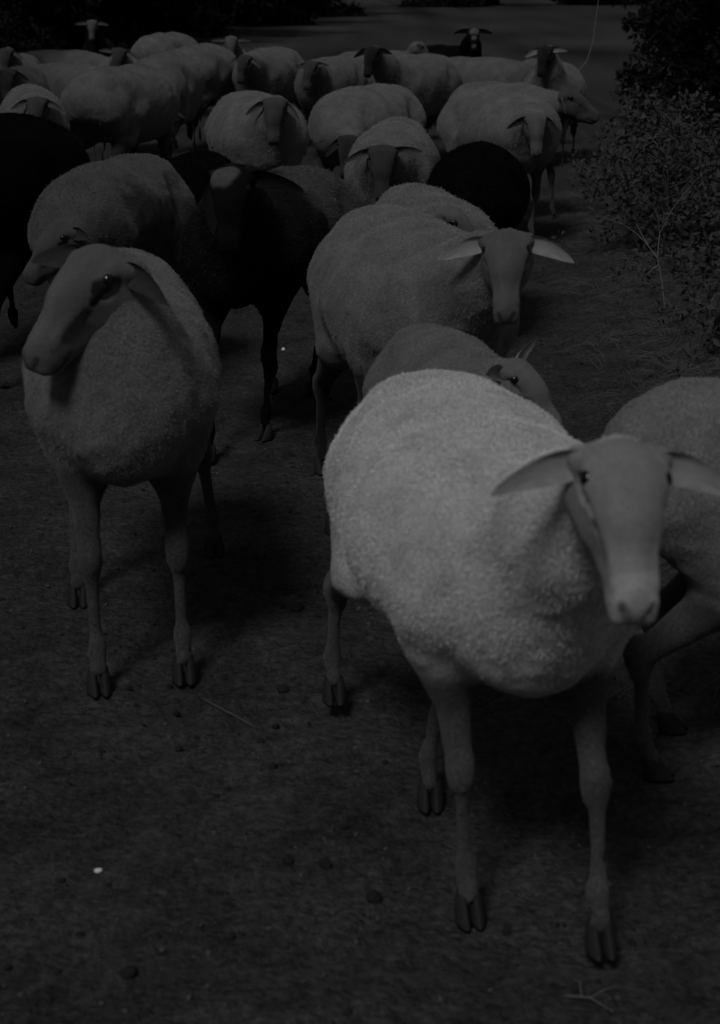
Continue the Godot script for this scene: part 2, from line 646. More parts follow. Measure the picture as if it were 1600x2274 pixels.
	var split := idx.size()
	var hv: PackedVector3Array = hm.v
	for i in hv.size():
		v.append(ht * hv[i])
	for i in hm.i:
		idx.append(first + i)
	nor = smooth_normals(v, idx)
	for i in hv.size():
		c.append(coat(hv[i], nor[first + i], fl, fc, lg, 0.0, 1.0, hm.dark[i], seed_off, d.get("face_patches", []), true, 1.0))
	part("body", body_mesh(v, nor, c, idx, split, d.fleece < 0.05), null, root)
	var locks: int = d.get("fur", 9000 if cell < 0.02 else 4500)
	fleece_tufts(root, v, nor, c, idx, first, m.leg, m.face, locks, 1.0 if cell < 0.013 else (2.0 if cell < 0.02 else 2.8))
	# ears, eyes, hooves
	var droop: Vector2 = d.get("droop", Vector2(12, 12))
	var ear_kind: Material = M[d.get("ear", "ear_light" if cell < 0.013 else "ear_mid")]
	for k in 2:
		var sd := 1.0 if k == 0 else -1.0
		if k == d.get("no_ear", -1):
			continue
		var ang := deg_to_rad(droop.x if k == 0 else droop.y)
		var sweep := deg_to_rad(d.get("sweep", 12.0))
		# long axis to the side, sinking by droop against the line across the head; hollow faces forward and down
		var ex := (hb.x * sd * cos(ang) - Vector3.UP * sin(ang)).normalized()
		ex = (ex - hb.z * sin(sweep) * 0.4).normalized()
		var face_dir := (hb.z * 0.75 + hb.y * 0.65).normalized()
		var ez := (face_dir - ex * face_dir.dot(ex)).normalized()
		var eb := Basis(ex * sd, ez.cross(ex * sd), ez)
		var e := part("ear", ear_mesh(sd), ear_kind, root)
		e.transform = Transform3D(eb.scaled_local(Vector3.ONE * hsz * 0.92 * d.get("ear_size", 1.0)), ht * Vector3(sd * 0.050, -0.002, 0.010))
	if d.get("eyes", true):
		for sd in [-1.0, 1.0]:
			var e := part("eye", eye_mesh, M.eye, root)
			e.transform = Transform3D(hb.scaled_local(Vector3(0.0115, 0.0115, 0.0140) * hsz), ht * Vector3(sd * 0.0500, 0.0105, 0.0430))
	if d.get("hooves", false):
		for k in 4:
			var e := part("hoof", hoof_mesh, M.hoof, root)
			e.transform = Transform3D(Basis(Vector3.UP, rng.randf_range(-0.15, 0.15)).scaled(Vector3(0.78, 0.78, 0.80) * s), feet[k] + Vector3(0, 0.001, 0))
	return root


func fleece_tufts(root: Node3D, v: PackedVector3Array, nor: PackedVector3Array, c: PackedColorArray, idx: PackedInt32Array, limit: int, leg: PackedFloat32Array, face: PackedFloat32Array, count: int, coarse: float) -> void:
	# short curved locks of wool standing on the woolly skin
	var r := RandomNumberGenerator.new()
	r.seed = count + idx.size()
	var st := SurfaceTool.new()
	st.begin(Mesh.PRIMITIVE_TRIANGLES)
	var a := Vector3(-0.0005, 0, 0)
	var b := Vector3(0.0005, 0, 0)
	var e := Vector3(-0.0004, 0.0028, 0.0004)
	var f := Vector3(0.0004, 0.0028, 0.0004)
	var tip := Vector3(0, 0.0055, 0.0012)
	for p in [a, e, b, b, e, f, e, tip, f]:
		st.set_smooth_group(0)
		st.add_vertex(p)
	st.generate_normals()
	var mm := MultiMesh.new()
	mm.transform_format = MultiMesh.TRANSFORM_3D
	mm.use_colors = true
	mm.mesh = st.commit()
	var cum := PackedFloat32Array()
	var tris := PackedInt32Array()
	var total := 0.0
	for t in range(0, idx.size(), 3):
		var i := idx[t]
		if i < limit and leg[i] > 0.4:
			continue
		total += (v[idx[t + 1]] - v[i]).cross(v[idx[t + 2]] - v[i]).length()
		cum.append(total)
		tris.append(t)
	mm.instance_count = count
	for k in count:
		var t := tris[mini(cum.bsearch(r.randf() * total), tris.size() - 1)]
		var u := r.randf()
		var w := r.randf()
		if u + w > 1.0:
			u = 1.0 - u
			w = 1.0 - w
		var i0 := idx[t]
		var i1 := idx[t + 1]
		var i2 := idx[t + 2]
		var p := v[i0] + (v[i1] - v[i0]) * u + (v[i2] - v[i0]) * w
		var n := nor[i0]
		var clump := n_lump.get_noise_3dv(p * 1.3)
		var size := r.randf_range(0.7, 1.4) * (1.0 + 0.25 * clump) * smoothstep(0.34, 0.47, p.y) * (1.0 - (leg[i0] if i0 < limit else 0.0))
		if i0 >= limit:
			size = r.randf_range(0.25, 0.5)
		size = maxf(size, 0.15) * lerpf(1.0, coarse, 0.6)
		var lie := Vector3(r.randf_range(-0.7, 0.7), -0.6 + r.randf_range(-0.5, 0.5), -0.5 + r.randf_range(-0.6, 0.6))
		var y := (n * 0.22 + (lie - n * n.dot(lie)) * 0.9).normalized()
		var z := (n - y * n.dot(y)).normalized()
		var bs := Basis(y.cross(z), y, z)
		mm.set_instance_transform(k, Transform3D(bs.scaled_local(Vector3(coarse, size, size)), p - n * 0.001))
		mm.set_instance_color(k, c[i0] * r.randf_range(0.75, 1.15))
	var o := MultiMeshInstance3D.new()
	o.name = "fleece"
	o.multimesh = mm
	o.material_override = M.lock
	o.set_meta("kind", "stuff")
	root.add_child(o, true)


func coat(p: Vector3, n: Vector3, fl: float, fc: float, lg: float, wl: float, wf: float, wdk: float, so: Vector3, patches: Array, head: bool, s: float) -> Color:
	var mot := n_mottle.get_noise_3dv(p + so)
	var fine := n_fine.get_noise_3dv(p + so)
	var col := fl * (1.0 + 0.3 * mot + 0.2 * fine)
	col = lerpf(col, lg * (1.0 + 0.3 * mot + 0.12 * fine), clampf(wl, 0, 1))
	col = lerpf(col, fc * (1.0 + 0.2 * mot + 0.14 * fine), clampf(wf, 0, 1))
	for q in patches:
		var c: Vector3 = q[0]
		var dist := p.distance_to(c) / float(q[1]) + 0.35 * mot + 0.1 * fine
		col = lerpf(col, float(q[2]) * (1.0 + 0.2 * fine), 1.0 - smoothstep(0.8, 1.1, dist))
	col = lerpf(col, 0.012, clampf(wdk * 1.1, 0, 0.85))
	return grey(clampf(col, 0.003, 0.9))


func make_flock() -> void:
	var eye := SphereMesh.new()
	eye.radius = 1.0
	eye.height = 2.0
	eye.radial_segments = 16
	eye.rings = 8
	eye_mesh = eye
	hoof_mesh = make_hoof_mesh()
	var V := func(x: float, y: float, z: float) -> Vector3: return Vector3(x, y, z)
	var near := 0.012
	var mid := 0.017
	var far := 0.026
	var flock := [
		# nearest, walking out of the frame to the right
		{"label": "nearest pale sheep in right foreground walking forward and facing the camera", "p": Vector2(0.165, -2.12), "yaw": 10.0, "s": 0.92, "w": 1.24, "hs": 0.93, "poll": V.call(0.272, 0.752, -1.58), "look": V.call(2, 38, -3), "fleece": 0.86, "face": 0.56, "relief": 0.003, "face_patches": [[V.call(0, -0.035, 0.222), 0.058, 0.85]], "leg": 0.14, "ear": "ear_light", "droop": Vector2(14, 14), "cell": near, "head_cell": 0.0036, "hooves": true, "fur": 110000,
			"feet": [V.call(0.315, 0.02, -1.78), V.call(0.15, 0, -1.88), V.call(0.11, 0, -2.20), V.call(-0.045, 0.03, -2.52)]},
		{"label": "pale sheep cut off by the right edge, only its rump and a hind leg showing", "p": Vector2(0.775, -2.27), "yaw": 78.0, "s": 0.92, "poll": V.call(1.45, 0.8, -2.1), "look": V.call(80, 50, 0), "fleece": 0.32, "deep": true, "leg": 0.14, "feet": [V.call(1.12, 0, -2.38), V.call(1.10, 0, -2.10), V.call(0.53, 0, -2.46), V.call(0.475, 0, -2.29)], "fur": 45000, "cell": near, "hooves": true, "patches": [[V.call(-0.10, 0.60, -0.42), 0.03, 0.05]]},
		# left foreground, head turned
		{"label": "grey-white sheep in left foreground standing with its head turned low to the left", "p": Vector2(-0.45, -2.93), "yaw": 8.0, "poll": V.call(-0.418, 0.788, -2.60), "look": V.call(-40, 42, 0), "face_patches": [[V.call(0.048, 0.006, 0.062), 0.020, 0.03], [V.call(0.042, -0.002, 0.085), 0.012, 0.04]], "tilt": -9.0, "patches": [[V.call(-0.046, 0.235, 0.335), 0.015, 0.012]], "fur": 80000, "hs": 1.04, "sweep": -4.0, "fleece": 0.25, "face": 0.24, "leg": 0.12, "ear": "ear_dark", "droop": Vector2(0, 4), "cell": near, "head_cell": 0.004, "hooves": true,
			"feet": [V.call(-0.325, 0, -2.67), V.call(-0.475, 0, -2.62), V.call(-0.33, 0, -3.35), V.call(-0.585, 0, -3.05)]},
		{"label": "broad pale sheep in the middle facing the camera, pale ears held level", "p": Vector2(0.115, -3.62), "yaw": 12.0, "deep": true, "w": 1.16, "fur": 60000, "hs": 0.84, "poll": V.call(0.285, 0.75, -3.08), "look": V.call(-4, 42, 4), "fleece": 0.28, "face": 0.24, "leg": 0.03, "ear": "ear_light", "droop": Vector2(18, 10), "cell": near, "head_cell": 0.005, "hooves": true,
			"feet": [V.call(0.20, 0, -3.36), V.call(-0.06, 0, -3.50), V.call(0.12, 0, -3.95), V.call(-0.10, 0, -3.98)]},
		{"label": "small pale sheep hurrying right behind the nearest one, head low and one ear raised", "p": Vector2(0.19, -2.97), "yaw": 12.0, "s": 0.79, "w": 1.0, "poll": V.call(0.262, 0.578, -2.72), "ear": "ear_light", "look": V.call(62, 38, 0), "fleece": 0.25, "leg": 0.08, "face": 0.32, "cell": near, "head_cell": 0.006, "fur": 25000, "droop": Vector2(-30, -20), "hooves": true},
		{"label": "dark-faced sheep in the centre with grey flanks and big drooping black ears", "p": Vector2(-0.25, -4.50), "yaw": -17.0, "w": 1.12, "poll": V.call(-0.316, 0.775, -3.95), "look": V.call(-8, 62, 0), "fleece": 0.022, "face": 0.008, "leg": 0.012, "ear": "ear_black", "droop": Vector2(4, 78), "deep": false, "cell": mid, "head_cell": 0.006, "hooves": true, "ear_size": 1.25, "hs": 0.92,
			"feet": [V.call(-0.27, 0, -4.30), V.call(-0.41, 0, -4.08), V.call(-0.15, 0, -4.80), V.call(-0.28, 0, -4.85)],
			"patches": [[V.call(0.14, 0.60, -0.28), 0.36, 0.13]], "face_patches": [[V.call(-0.02, 0.03, 0.02), 0.045, 0.2]]},
		{"label": "pale sheep mostly hidden behind the broad middle one, only crown and an ear showing", "p": Vector2(0.2, -4.36), "yaw": 10.0, "s": 0.95, "poll": V.call(0.215, 0.675, -4.0), "look": V.call(80, 50, 0), "fleece": 0.27, "leg": 0.05, "cell": mid, "ear": "ear_dark", "droop": Vector2(20, 55)},
		{"label": "grey sheep behind the left foreground one, head lowered to the left", "p": Vector2(-0.755, -4.85), "yaw": -12.0, "w": 0.98, "poll": V.call(-0.82, 0.575, -4.42), "look": V.call(-55, 38, -6), "fleece": 0.14, "face": 0.16, "leg": 0.03, "ear": "ear_dark", "cell": mid, "droop": Vector2(-10, 10), "patches": [[V.call(0.14, 0.42, 0.1), 0.24, 0.03]]},
		{"label": "black sheep at the left edge beside the large pale rump, head out of frame", "p": Vector2(-1.20, -5.35), "yaw": 172.0, "s": 1.12, "w": 1.35, "poll": V.call(-1.22, 0.6, -6.0), "look": V.call(172, 60, 0), "fleece": 0.005, "leg": 0.005, "ear": "ear_black", "cell": mid, "eyes": false},
		{"label": "black sheep tucked between the grey sheep and the dark-faced one, barely visible", "p": Vector2(-0.66, -6.35), "yaw": 170.0, "s": 0.82, "w": 1.15, "poll": V.call(-0.66, 0.5, -7.0), "look": V.call(170, 60, 0), "fleece": 0.007, "leg": 0.006, "ear": "ear_black", "cell": mid, "eyes": false},
		{"label": "black sheep in the middle right seen from behind, no head showing", "p": Vector2(0.42, -5.75), "yaw": 172.0, "w": 1.1, "s": 0.94, "poll": V.call(0.38, 0.55, -6.35), "look": V.call(170, 60, 0), "fleece": 0.007, "leg": 0.006, "ear": "ear_black", "cell": mid, "eyes": false},
		{"label": "pale sheep with a dark nose and spread ears left of the black rump", "p": Vector2(0.13, -6.30), "yaw": -6.0, "w": 0.95, "poll": V.call(0.081, 0.655, -5.8), "look": V.call(-2, 62, 0), "fleece": 0.27, "face": 0.10, "leg": 0.10, "ear": "ear_mid", "cell": mid, "head_cell": 0.007, "droop": Vector2(-8, 14)},
		{"label": "pale sheep with lowered dark face behind the dark-nosed one", "p": Vector2(0.03, -8.3), "yaw": -28.0, "w": 1.15, "s": 1.02, "poll": V.call(-0.054, 0.52, -7.72), "look": V.call(-15, 60, 0), "fleece": 0.28, "face": 0.06, "leg": 0.16, "ear": "ear_dark", "cell": mid, "droop": Vector2(30, 40)},
		{"label": "pale long-faced sheep at right by the straw verge looking at the camera, ears drooping", "p": Vector2(0.70, -8.05), "yaw": 28.0, "w": 1.08, "poll": V.call(0.823, 0.63, -7.6), "look": V.call(6, 62, 0), "fleece": 0.28, "face": 0.24, "leg": 0.12, "ear": "ear_dark", "cell": mid, "head_cell": 0.007, "droop": Vector2(35, 18)},
		{"label": "grey-faced sheep at far right of the flock with its head in profile to the right", "p": Vector2(0.80, -8.8), "yaw": 36.0, "poll": V.call(1.04, 0.68, -8.35), "look": V.call(84, 22, 0), "fleece": 0.26, "face": 0.13, "leg": 0.10, "ear": "ear_mid", "cell": mid, "hs": 1.05, "droop": Vector2(0, 30)},
		{"label": "pale sheep left of centre facing the camera, face half in shade, ears hanging", "p": Vector2(-0.50, -7.75), "yaw": 14.0, "w": 1.25, "s": 1.02, "poll": V.call(-0.38, 0.725, -7.25), "look": V.call(-8, 66, 0), "fleece": 0.27, "face": 0.14, "leg": 0.10, "ear": "ear_mid", "cell": mid, "head_cell": 0.007, "droop": Vector2(40, 22)},
		{"label": "large pale sheep at left seen from behind beside the black one", "p": Vector2(-1.33, -9.15), "yaw": 158.0, "w": 1.15, "s": 1.1, "ear": "ear_dark", "poll": V.call(-1.2, 0.50, -9.8), "look": V.call(160, 40, 0), "fleece": 0.24, "leg": 0.05, "cell": mid, "eyes": false},
		{"label": "sheep at the left edge with lowered head and a pointed ear, above the black one", "p": Vector2(-1.72, -8.5), "yaw": 15.0, "poll": V.call(-1.59, 0.68, -8.0), "look": V.call(-10, 60, 0), "fleece": 0.26, "face": 0.12, "cell": far, "droop": Vector2(18, 14)},
		{"label": "pale sheep in the back rows with dark legs, directly below the dome-backed one", "p": Vector2(-1.27, -10.7), "yaw": 174.0, "w": 1.1, "s": 1.12, "poll": V.call(-1.3, 0.55, -12.0), "look": V.call(174, 50, 0), "fleece": 0.24, "leg": 0.01, "cell": far, "eyes": false},
		{"label": "pale sheep seen from behind left of the level-eared head in the back", "p": Vector2(-1.22, -12.6), "yaw": 165.0, "w": 1.35, "s": 1.1, "poll": V.call(-1.0, 0.62, -13.2), "look": V.call(170, 50, 0), "fleece": 0.25, "leg": 0.02, "cell": far, "eyes": false},
		{"label": "pale sheep farthest back at left, only its domed back showing", "p": Vector2(-1.83, -15.6), "yaw": 160.0, "w": 1.3, "s": 1.1, "poll": V.call(-1.7, 0.6, -16.2), "look": V.call(170, 50, 0), "fleece": 0.27, "cell": far, "eyes": false},
		{"label": "sheep head with level ears standing highest in the back left", "p": Vector2(-2.62, -16.5), "yaw": 5.0, "poll": V.call(-2.6, 0.88, -16.0), "look": V.call(0, 60, 0), "fleece": 0.02, "face": 0.22, "leg": 0.02, "cell": far, "head_cell": 0.01, "droop": Vector2(6, 2), "ear_size": 1.2},
		{"label": "sheep head with level ears in the back row above a dark-faced one", "p": Vector2(-1.10, -14.1), "yaw": 5.0, "poll": V.call(-1.065, 0.80, -13.6), "look": V.call(0, 60, 0), "fleece": 0.25, "face": 0.22, "cell": far, "head_cell": 0.01, "droop": Vector2(0, 0), "ear_size": 1.2},
		{"label": "pale broad-backed sheep at back left behind the one with spread ears", "p": Vector2(-2.40, -13.3), "yaw": 70.0, "poll": V.call(-1.9, 0.6, -13.1), "look": V.call(70, 60, 0), "fleece": 0.25, "cell": far},
		{"label": "dark-faced sheep at back left with wide spread ears facing the camera", "p": Vector2(-1.78, -12.2), "yaw": 8.0, "w": 1.2, "poll": V.call(-1.703, 0.78, -11.6), "look": V.call(-12, 55, -8), "fleece": 0.25, "face": 0.10, "cell": far, "head_cell": 0.01, "droop": Vector2(16, -2), "ear": "ear_mid"},
		{"label": "pale sheep at back left between the edge heads and the large pale rump", "p": Vector2(-1.95, -10.9), "yaw": 60.0, "w": 1.1, "poll": V.call(-2.4, 0.62, -11.3), "look": V.call(220, 50, 0), "fleece": 0.25, "cell": far, "eyes": false},
		{"label": "upper sheep head at the left edge with one ear pointing right", "p": Vector2(-2.62, -12.5), "yaw": 0.0, "poll": V.call(-2.585, 0.765, -12.0), "look": V.call(-15, 60, 0), "fleece": 0.22, "face": 0.12, "cell": far, "droop": Vector2(26, 10)},
		{"label": "lower sheep head at the left edge with a dark ear pointing right", "p": Vector2(-2.2, -10.55), "yaw": 0.0, "poll": V.call(-2.15, 0.715, -10.0), "look": V.call(-15, 60, 0), "fleece": 0.22, "face": 0.14, "cell": far, "ear": "ear_dark", "droop": Vector2(18, 10)},
		{"label": "dark-faced sheep in the back row below the level-eared head, looking left", "p": Vector2(-0.70, -12.6), "yaw": -20.0, "w": 1.1, "s": 1.06, "poll": V.call(-0.841, 0.715, -12.0), "look": V.call(-30, 56, 0), "fleece": 0.25, "face": 0.09, "leg": 0.03, "cell": far, "head_cell": 0.01, "droop": Vector2(26, 20), "ear": "ear_mid"},
		{"label": "sheep in the back row centre with long face turned left and one ear level", "p": Vector2(-0.22, -12.0), "yaw": -22.0, "w": 1.05, "poll": V.call(-0.339, 0.70, -11.4), "look": V.call(-30, 60, 0), "fleece": 0.24, "face": 0.11, "leg": 0.02, "cell": far, "head_cell": 0.01, "droop": Vector2(-4, 20)},
		{"label": "dark-faced sheep right of back row centre with a round pale body", "p": Vector2(0.40, -11.6), "yaw": -30.0, "w": 1.15, "s": 1.05, "poll": V.call(0.084, 0.81, -11.0), "look": V.call(-28, 55, 0), "fleece": 0.25, "face": 0.03, "leg": 0.03, "cell": far, "head_cell": 0.01, "droop": Vector2(4, 20), "ear": "ear_black"},
		{"label": "pale sheep behind the round-bodied one, back of its head and a dark ear showing", "p": Vector2(0.20, -13.2), "yaw": 80.0, "poll": V.call(0.46, 0.775, -13.0), "look": V.call(100, 50, 0), "fleece": 0.24, "cell": far, "droop": Vector2(20, 30), "ear": "ear_dark"},
		{"label": "black sheep with a white blaze and black ears standing in the last row", "p": Vector2(0.78, -14.4), "yaw": 35.0, "poll": V.call(0.951, 0.86, -13.8), "look": V.call(2, 62, 0), "fleece": 0.010, "face": 0.015, "leg": 0.01, "cell": far, "head_cell": 0.008, "droop": Vector2(4, 2), "ear": "ear_black", "ear_size": 1.2, "face_patches": [[V.call(0, 0.03, 0.03), 0.05, 0.24], [V.call(0, 0.02, 0.10), 0.034, 0.24], [V.call(0, -0.01, 0.18), 0.03, 0.2]]},
		{"label": "pale sheep standing broadside in the back row below the white-blazed black one", "p": Vector2(0.86, -12.0), "yaw": 62.0, "w": 1.0, "poll": V.call(1.45, 0.68, -12.2), "look": V.call(80, 60, 0), "fleece": 0.24, "leg": 0.03, "cell": far},
		{"label": "half dark-faced sheep with one pale ear pointing right, rightmost in the back row", "p": Vector2(1.33, -11.1), "yaw": -12.0, "w": 1.2, "poll": V.call(1.20, 0.83, -10.6), "look": V.call(-32, 58, 0), "fleece": 0.25, "face": 0.03, "leg": 0.05, "cell": far, "head_cell": 0.01, "droop": Vector2(-4, 20), "ear": "ear_light", "ear_size": 1.1},
	]
	for d in flock:
		sheep(d)


# ------------------------------------------------------------------ ground
func soil_height(x: float, z: float) -> float:
	var y := 0.010 * n_soil.get_noise_2d(x, z) + 0.006 * n_clod.get_noise_2d(x, z)
	var d := n_lump.get_noise_2d(x * 0.5, z * 0.5)
	y -= 0.010 * smoothstep(0.28, 0.5, d)
	var edge := verge(x, z)
	return y * (1.0 + 2.0 * edge) + 0.07 * edge


func verge(x: float, z: float) -> float:
	# 0 on the trodden lane, 1 on the strawy bank to its right
	var border := 0.85 - 0.07 * (z + 6.0) + 0.18 * n_soil.get_noise_2d(z * 0.6, 3.0)
	return smoothstep(border - 0.10, border + 0.45, x)


func axis(fine_lo: float, fine_hi: float, step: float, lo: float, hi: float) -> PackedFloat32Array:
	var before := []
	var x := fine_lo
	var st := step
	while x > lo:
		st *= 1.25
		x -= st
		before.push_front(x)
	var out := PackedFloat32Array(before)
	x = fine_lo
	while x < fine_hi:
		out.append(x)
		x += step
	st = step
	while x < hi:
		out.append(x)
		st *= 1.25
		x += st
	out.append(x)
	return out


func make_ground() -> void:
	var xs := axis(-1.9, 2.2, 0.024, -400, 400)
	var zs := axis(-9.0, -1.0, 0.024, -500, 60)
	var v := PackedVector3Array()
	var n := PackedVector3Array()
	var c := PackedColorArray()
	var idx := PackedInt32Array()
	var nx := xs.size()
	for z in zs:
		for x in xs:
			v.append(Vector3(x, soil_height(x, z), z))
			var g := 0.095 * (1.0 + 0.4 * n_soil.get_noise_2d(x * 1.5, z * 1.5) + 0.35 * n_clod.get_noise_2d(x, z) + 0.3 * n_lump.get_noise_2d(x * 1.6, z * 1.6))
			g = lerpf(g, 0.10 * (1.0 + 0.4 * n_clod.get_noise_2d(x * 0.7, z * 0.7)), verge(x, z) if z > -18.0 else 0.0)
			var field := smoothstep(-16.0, -24.0, z)
			var band := 0.5 + 0.5 * sin(z * 0.9 + x * 0.12 + 1.2 * n_soil.get_noise_2d(x * 0.2, z * 0.2))
			g = lerpf(g, 0.11 * (0.72 + 0.3 * band + 0.35 * n_soil.get_noise_2d(x * 0.5, z * 0.5) + 0.6 * n_soil.get_noise_2d(x * 0.12, z * 1.1)), field)
			c.append(grey(clampf(g, 0.005, 0.3)))
	for j in zs.size() - 1:
		for i in nx - 1:
			var a := j * nx + i
			idx.append_array([a, a + 1, a + nx, a + 1, a + nx + 1, a + nx])
	n = smooth_normals(v, idx)
	if n[0].y < 0:
		for i in n.size():
			n[i] = -n[i]
	var o := MeshInstance3D.new()
	o.name = "ground"
	o.mesh = array_mesh(v, n, c, idx)
	o.material_override = M.soil
	o.set_meta("kind", "structure")
	add_child(o, true)


# ------------------------------------------------------------------ plants
func tube(st: SurfaceTool, pts: Array, radii: Array, seg := 7) -> void:
	var rings := []
	for i in pts.size():
		var dir: Vector3 = (pts[mini(i + 1, pts.size() - 1)] - pts[maxi(i - 1, 0)]).normalized()
		var side := dir.cross(Vector3(0.31, 0.17, 0.93)).normalized()
		var up := side.cross(dir)
		var ring := []
		for k in seg:
			var a := TAU * k / seg
			ring.append(pts[i] + (side * cos(a) + up * sin(a)) * float(radii[i]))
		rings.append(ring)
	for i in pts.size() - 1:
		for k in seg:
			var a: Vector3 = rings[i][k]
			var b: Vector3 = rings[i][(k + 1) % seg]
			var c: Vector3 = rings[i + 1][k]
			var d: Vector3 = rings[i + 1][(k + 1) % seg]
			for p in [a, b, c, b, d, c]:
				st.add_vertex(p)


func tube_mesh(list: Array) -> Mesh:
	var st := SurfaceTool.new()
	st.begin(Mesh.PRIMITIVE_TRIANGLES)
	for t in list:
		tube(st, t[0], t[1], t[2] if t.size() > 2 else 7)
	st.index()
	st.generate_normals()
	return st.commit()


func leaf_clump(size: float, leaves: int, sd: int) -> Mesh:
	var r := RandomNumberGenerator.new()
	r.seed = sd
	var st := SurfaceTool.new()
	st.begin(Mesh.PRIMITIVE_TRIANGLES)
	for k in leaves:
		var dir := Vector3(r.randf_range(-1, 1), r.randf_range(-0.7, 1), r.randf_range(-1, 1)).normalized()
		var side := dir.cross(Vector3(r.randf_range(-1, 1), r.randf_range(-1, 1), r.randf_range(-1, 1))).normalized()
		var nrm := side.cross(dir)
		var l := size * r.randf_range(0.7, 1.2)
		var o := dir * size * r.randf_range(0.0, 0.5)
		var mid := o + dir * l * 0.5 + nrm * l * 0.07
		var tip := o + dir * l
		for p in [o, mid + side * l * 0.24, tip, o, tip, mid - side * l * 0.24]:
			st.add_vertex(p)
	st.generate_normals()
	return st.commit()


func scatter(called: String, m: Mesh, mat: Material, where: Array, parent: Node) -> MultiMeshInstance3D:
	var mm := MultiMesh.new()
	mm.transform_format = MultiMesh.TRANSFORM_3D
	mm.mesh = m
	mm.instance_count = where.size()
	for i in where.size():
		mm.set_instance_transform(i, where[i])
	var o := MultiMeshInstance3D.new()
	o.name = called
	o.multimesh = mm
	o.material_override = mat
	o.set_meta("kind", "stuff")
	parent.add_child(o, true)
	return o


func random_turn(r: RandomNumberGenerator, s: float) -> Basis:
	return Basis.from_euler(Vector3(r.randf_range(0, TAU), r.randf_range(0, TAU), r.randf_range(0, TAU))).scaled(Vector3.ONE * s)


func fill_tree(root: Node3D, height: float, width: float, low: float, leaves: int, leaf: float, mat: Material, sd: int, wood_mat: Material = null) -> void:
	var r := RandomNumberGenerator.new()
	r.seed = sd
	var wood := []
	var lumps := []
	wood.append([[Vector3(0, -0.1, 0), Vector3(0.02 * height, height * 0.3, 0), Vector3(-0.01 * height, height * 0.62, 0.01), Vector3(0, height * 0.9, 0)], [height * 0.035, height * 0.026, height * 0.014, height * 0.004]])
	for k in 26:
		var u := (k + 0.5) / 26.0
		var y := lerpf(low, 1.0, u) * height
		var a := k * 2.4 + r.randf_range(-0.4, 0.4)
		var reach := width * (0.55 + 0.45 * sin(PI * clampf(u * 0.8 + 0.15, 0, 1))) * r.randf_range(0.55, 1.0)
		var tip := Vector3(cos(a) * reach, y, sin(a) * reach)
		wood.append([[Vector3(0, y * 0.75, 0), tip * Vector3(0.5, 0.95, 0.5), tip], [height * 0.009, height * 0.005, height * 0.002], 5])
		for q in 3:
			lumps.append([tip * Vector3(0.45 + 0.3 * q, 1, 0.45 + 0.3 * q) + Vector3(r.randf_range(-0.1, 0.1), r.randf_range(-0.06, 0.06), r.randf_range(-0.1, 0.1)) * width, width * r.randf_range(0.16, 0.32)])
	part("trunk", tube_mesh(wood), wood_mat if wood_mat else M.bark, root)
	var where := []
	for i in leaves:
		var l: Array = lumps[r.randi() % lumps.size()]
		var dir := Vector3(r.randfn(), r.randfn(), r.randfn()).normalized()
		var p: Vector3 = l[0] + dir * float(l[1]) * pow(r.randf(), 0.4) * Vector3(1, 0.8, 1)
		if p.y < 0.02:
			p.y = r.randf_range(0.02, 0.2)
		where.append(Transform3D(random_turn(r, r.randf_range(0.7, 1.3)), p))
	scatter("crown", leaf_clump(leaf, 6, sd), mat, where, root)


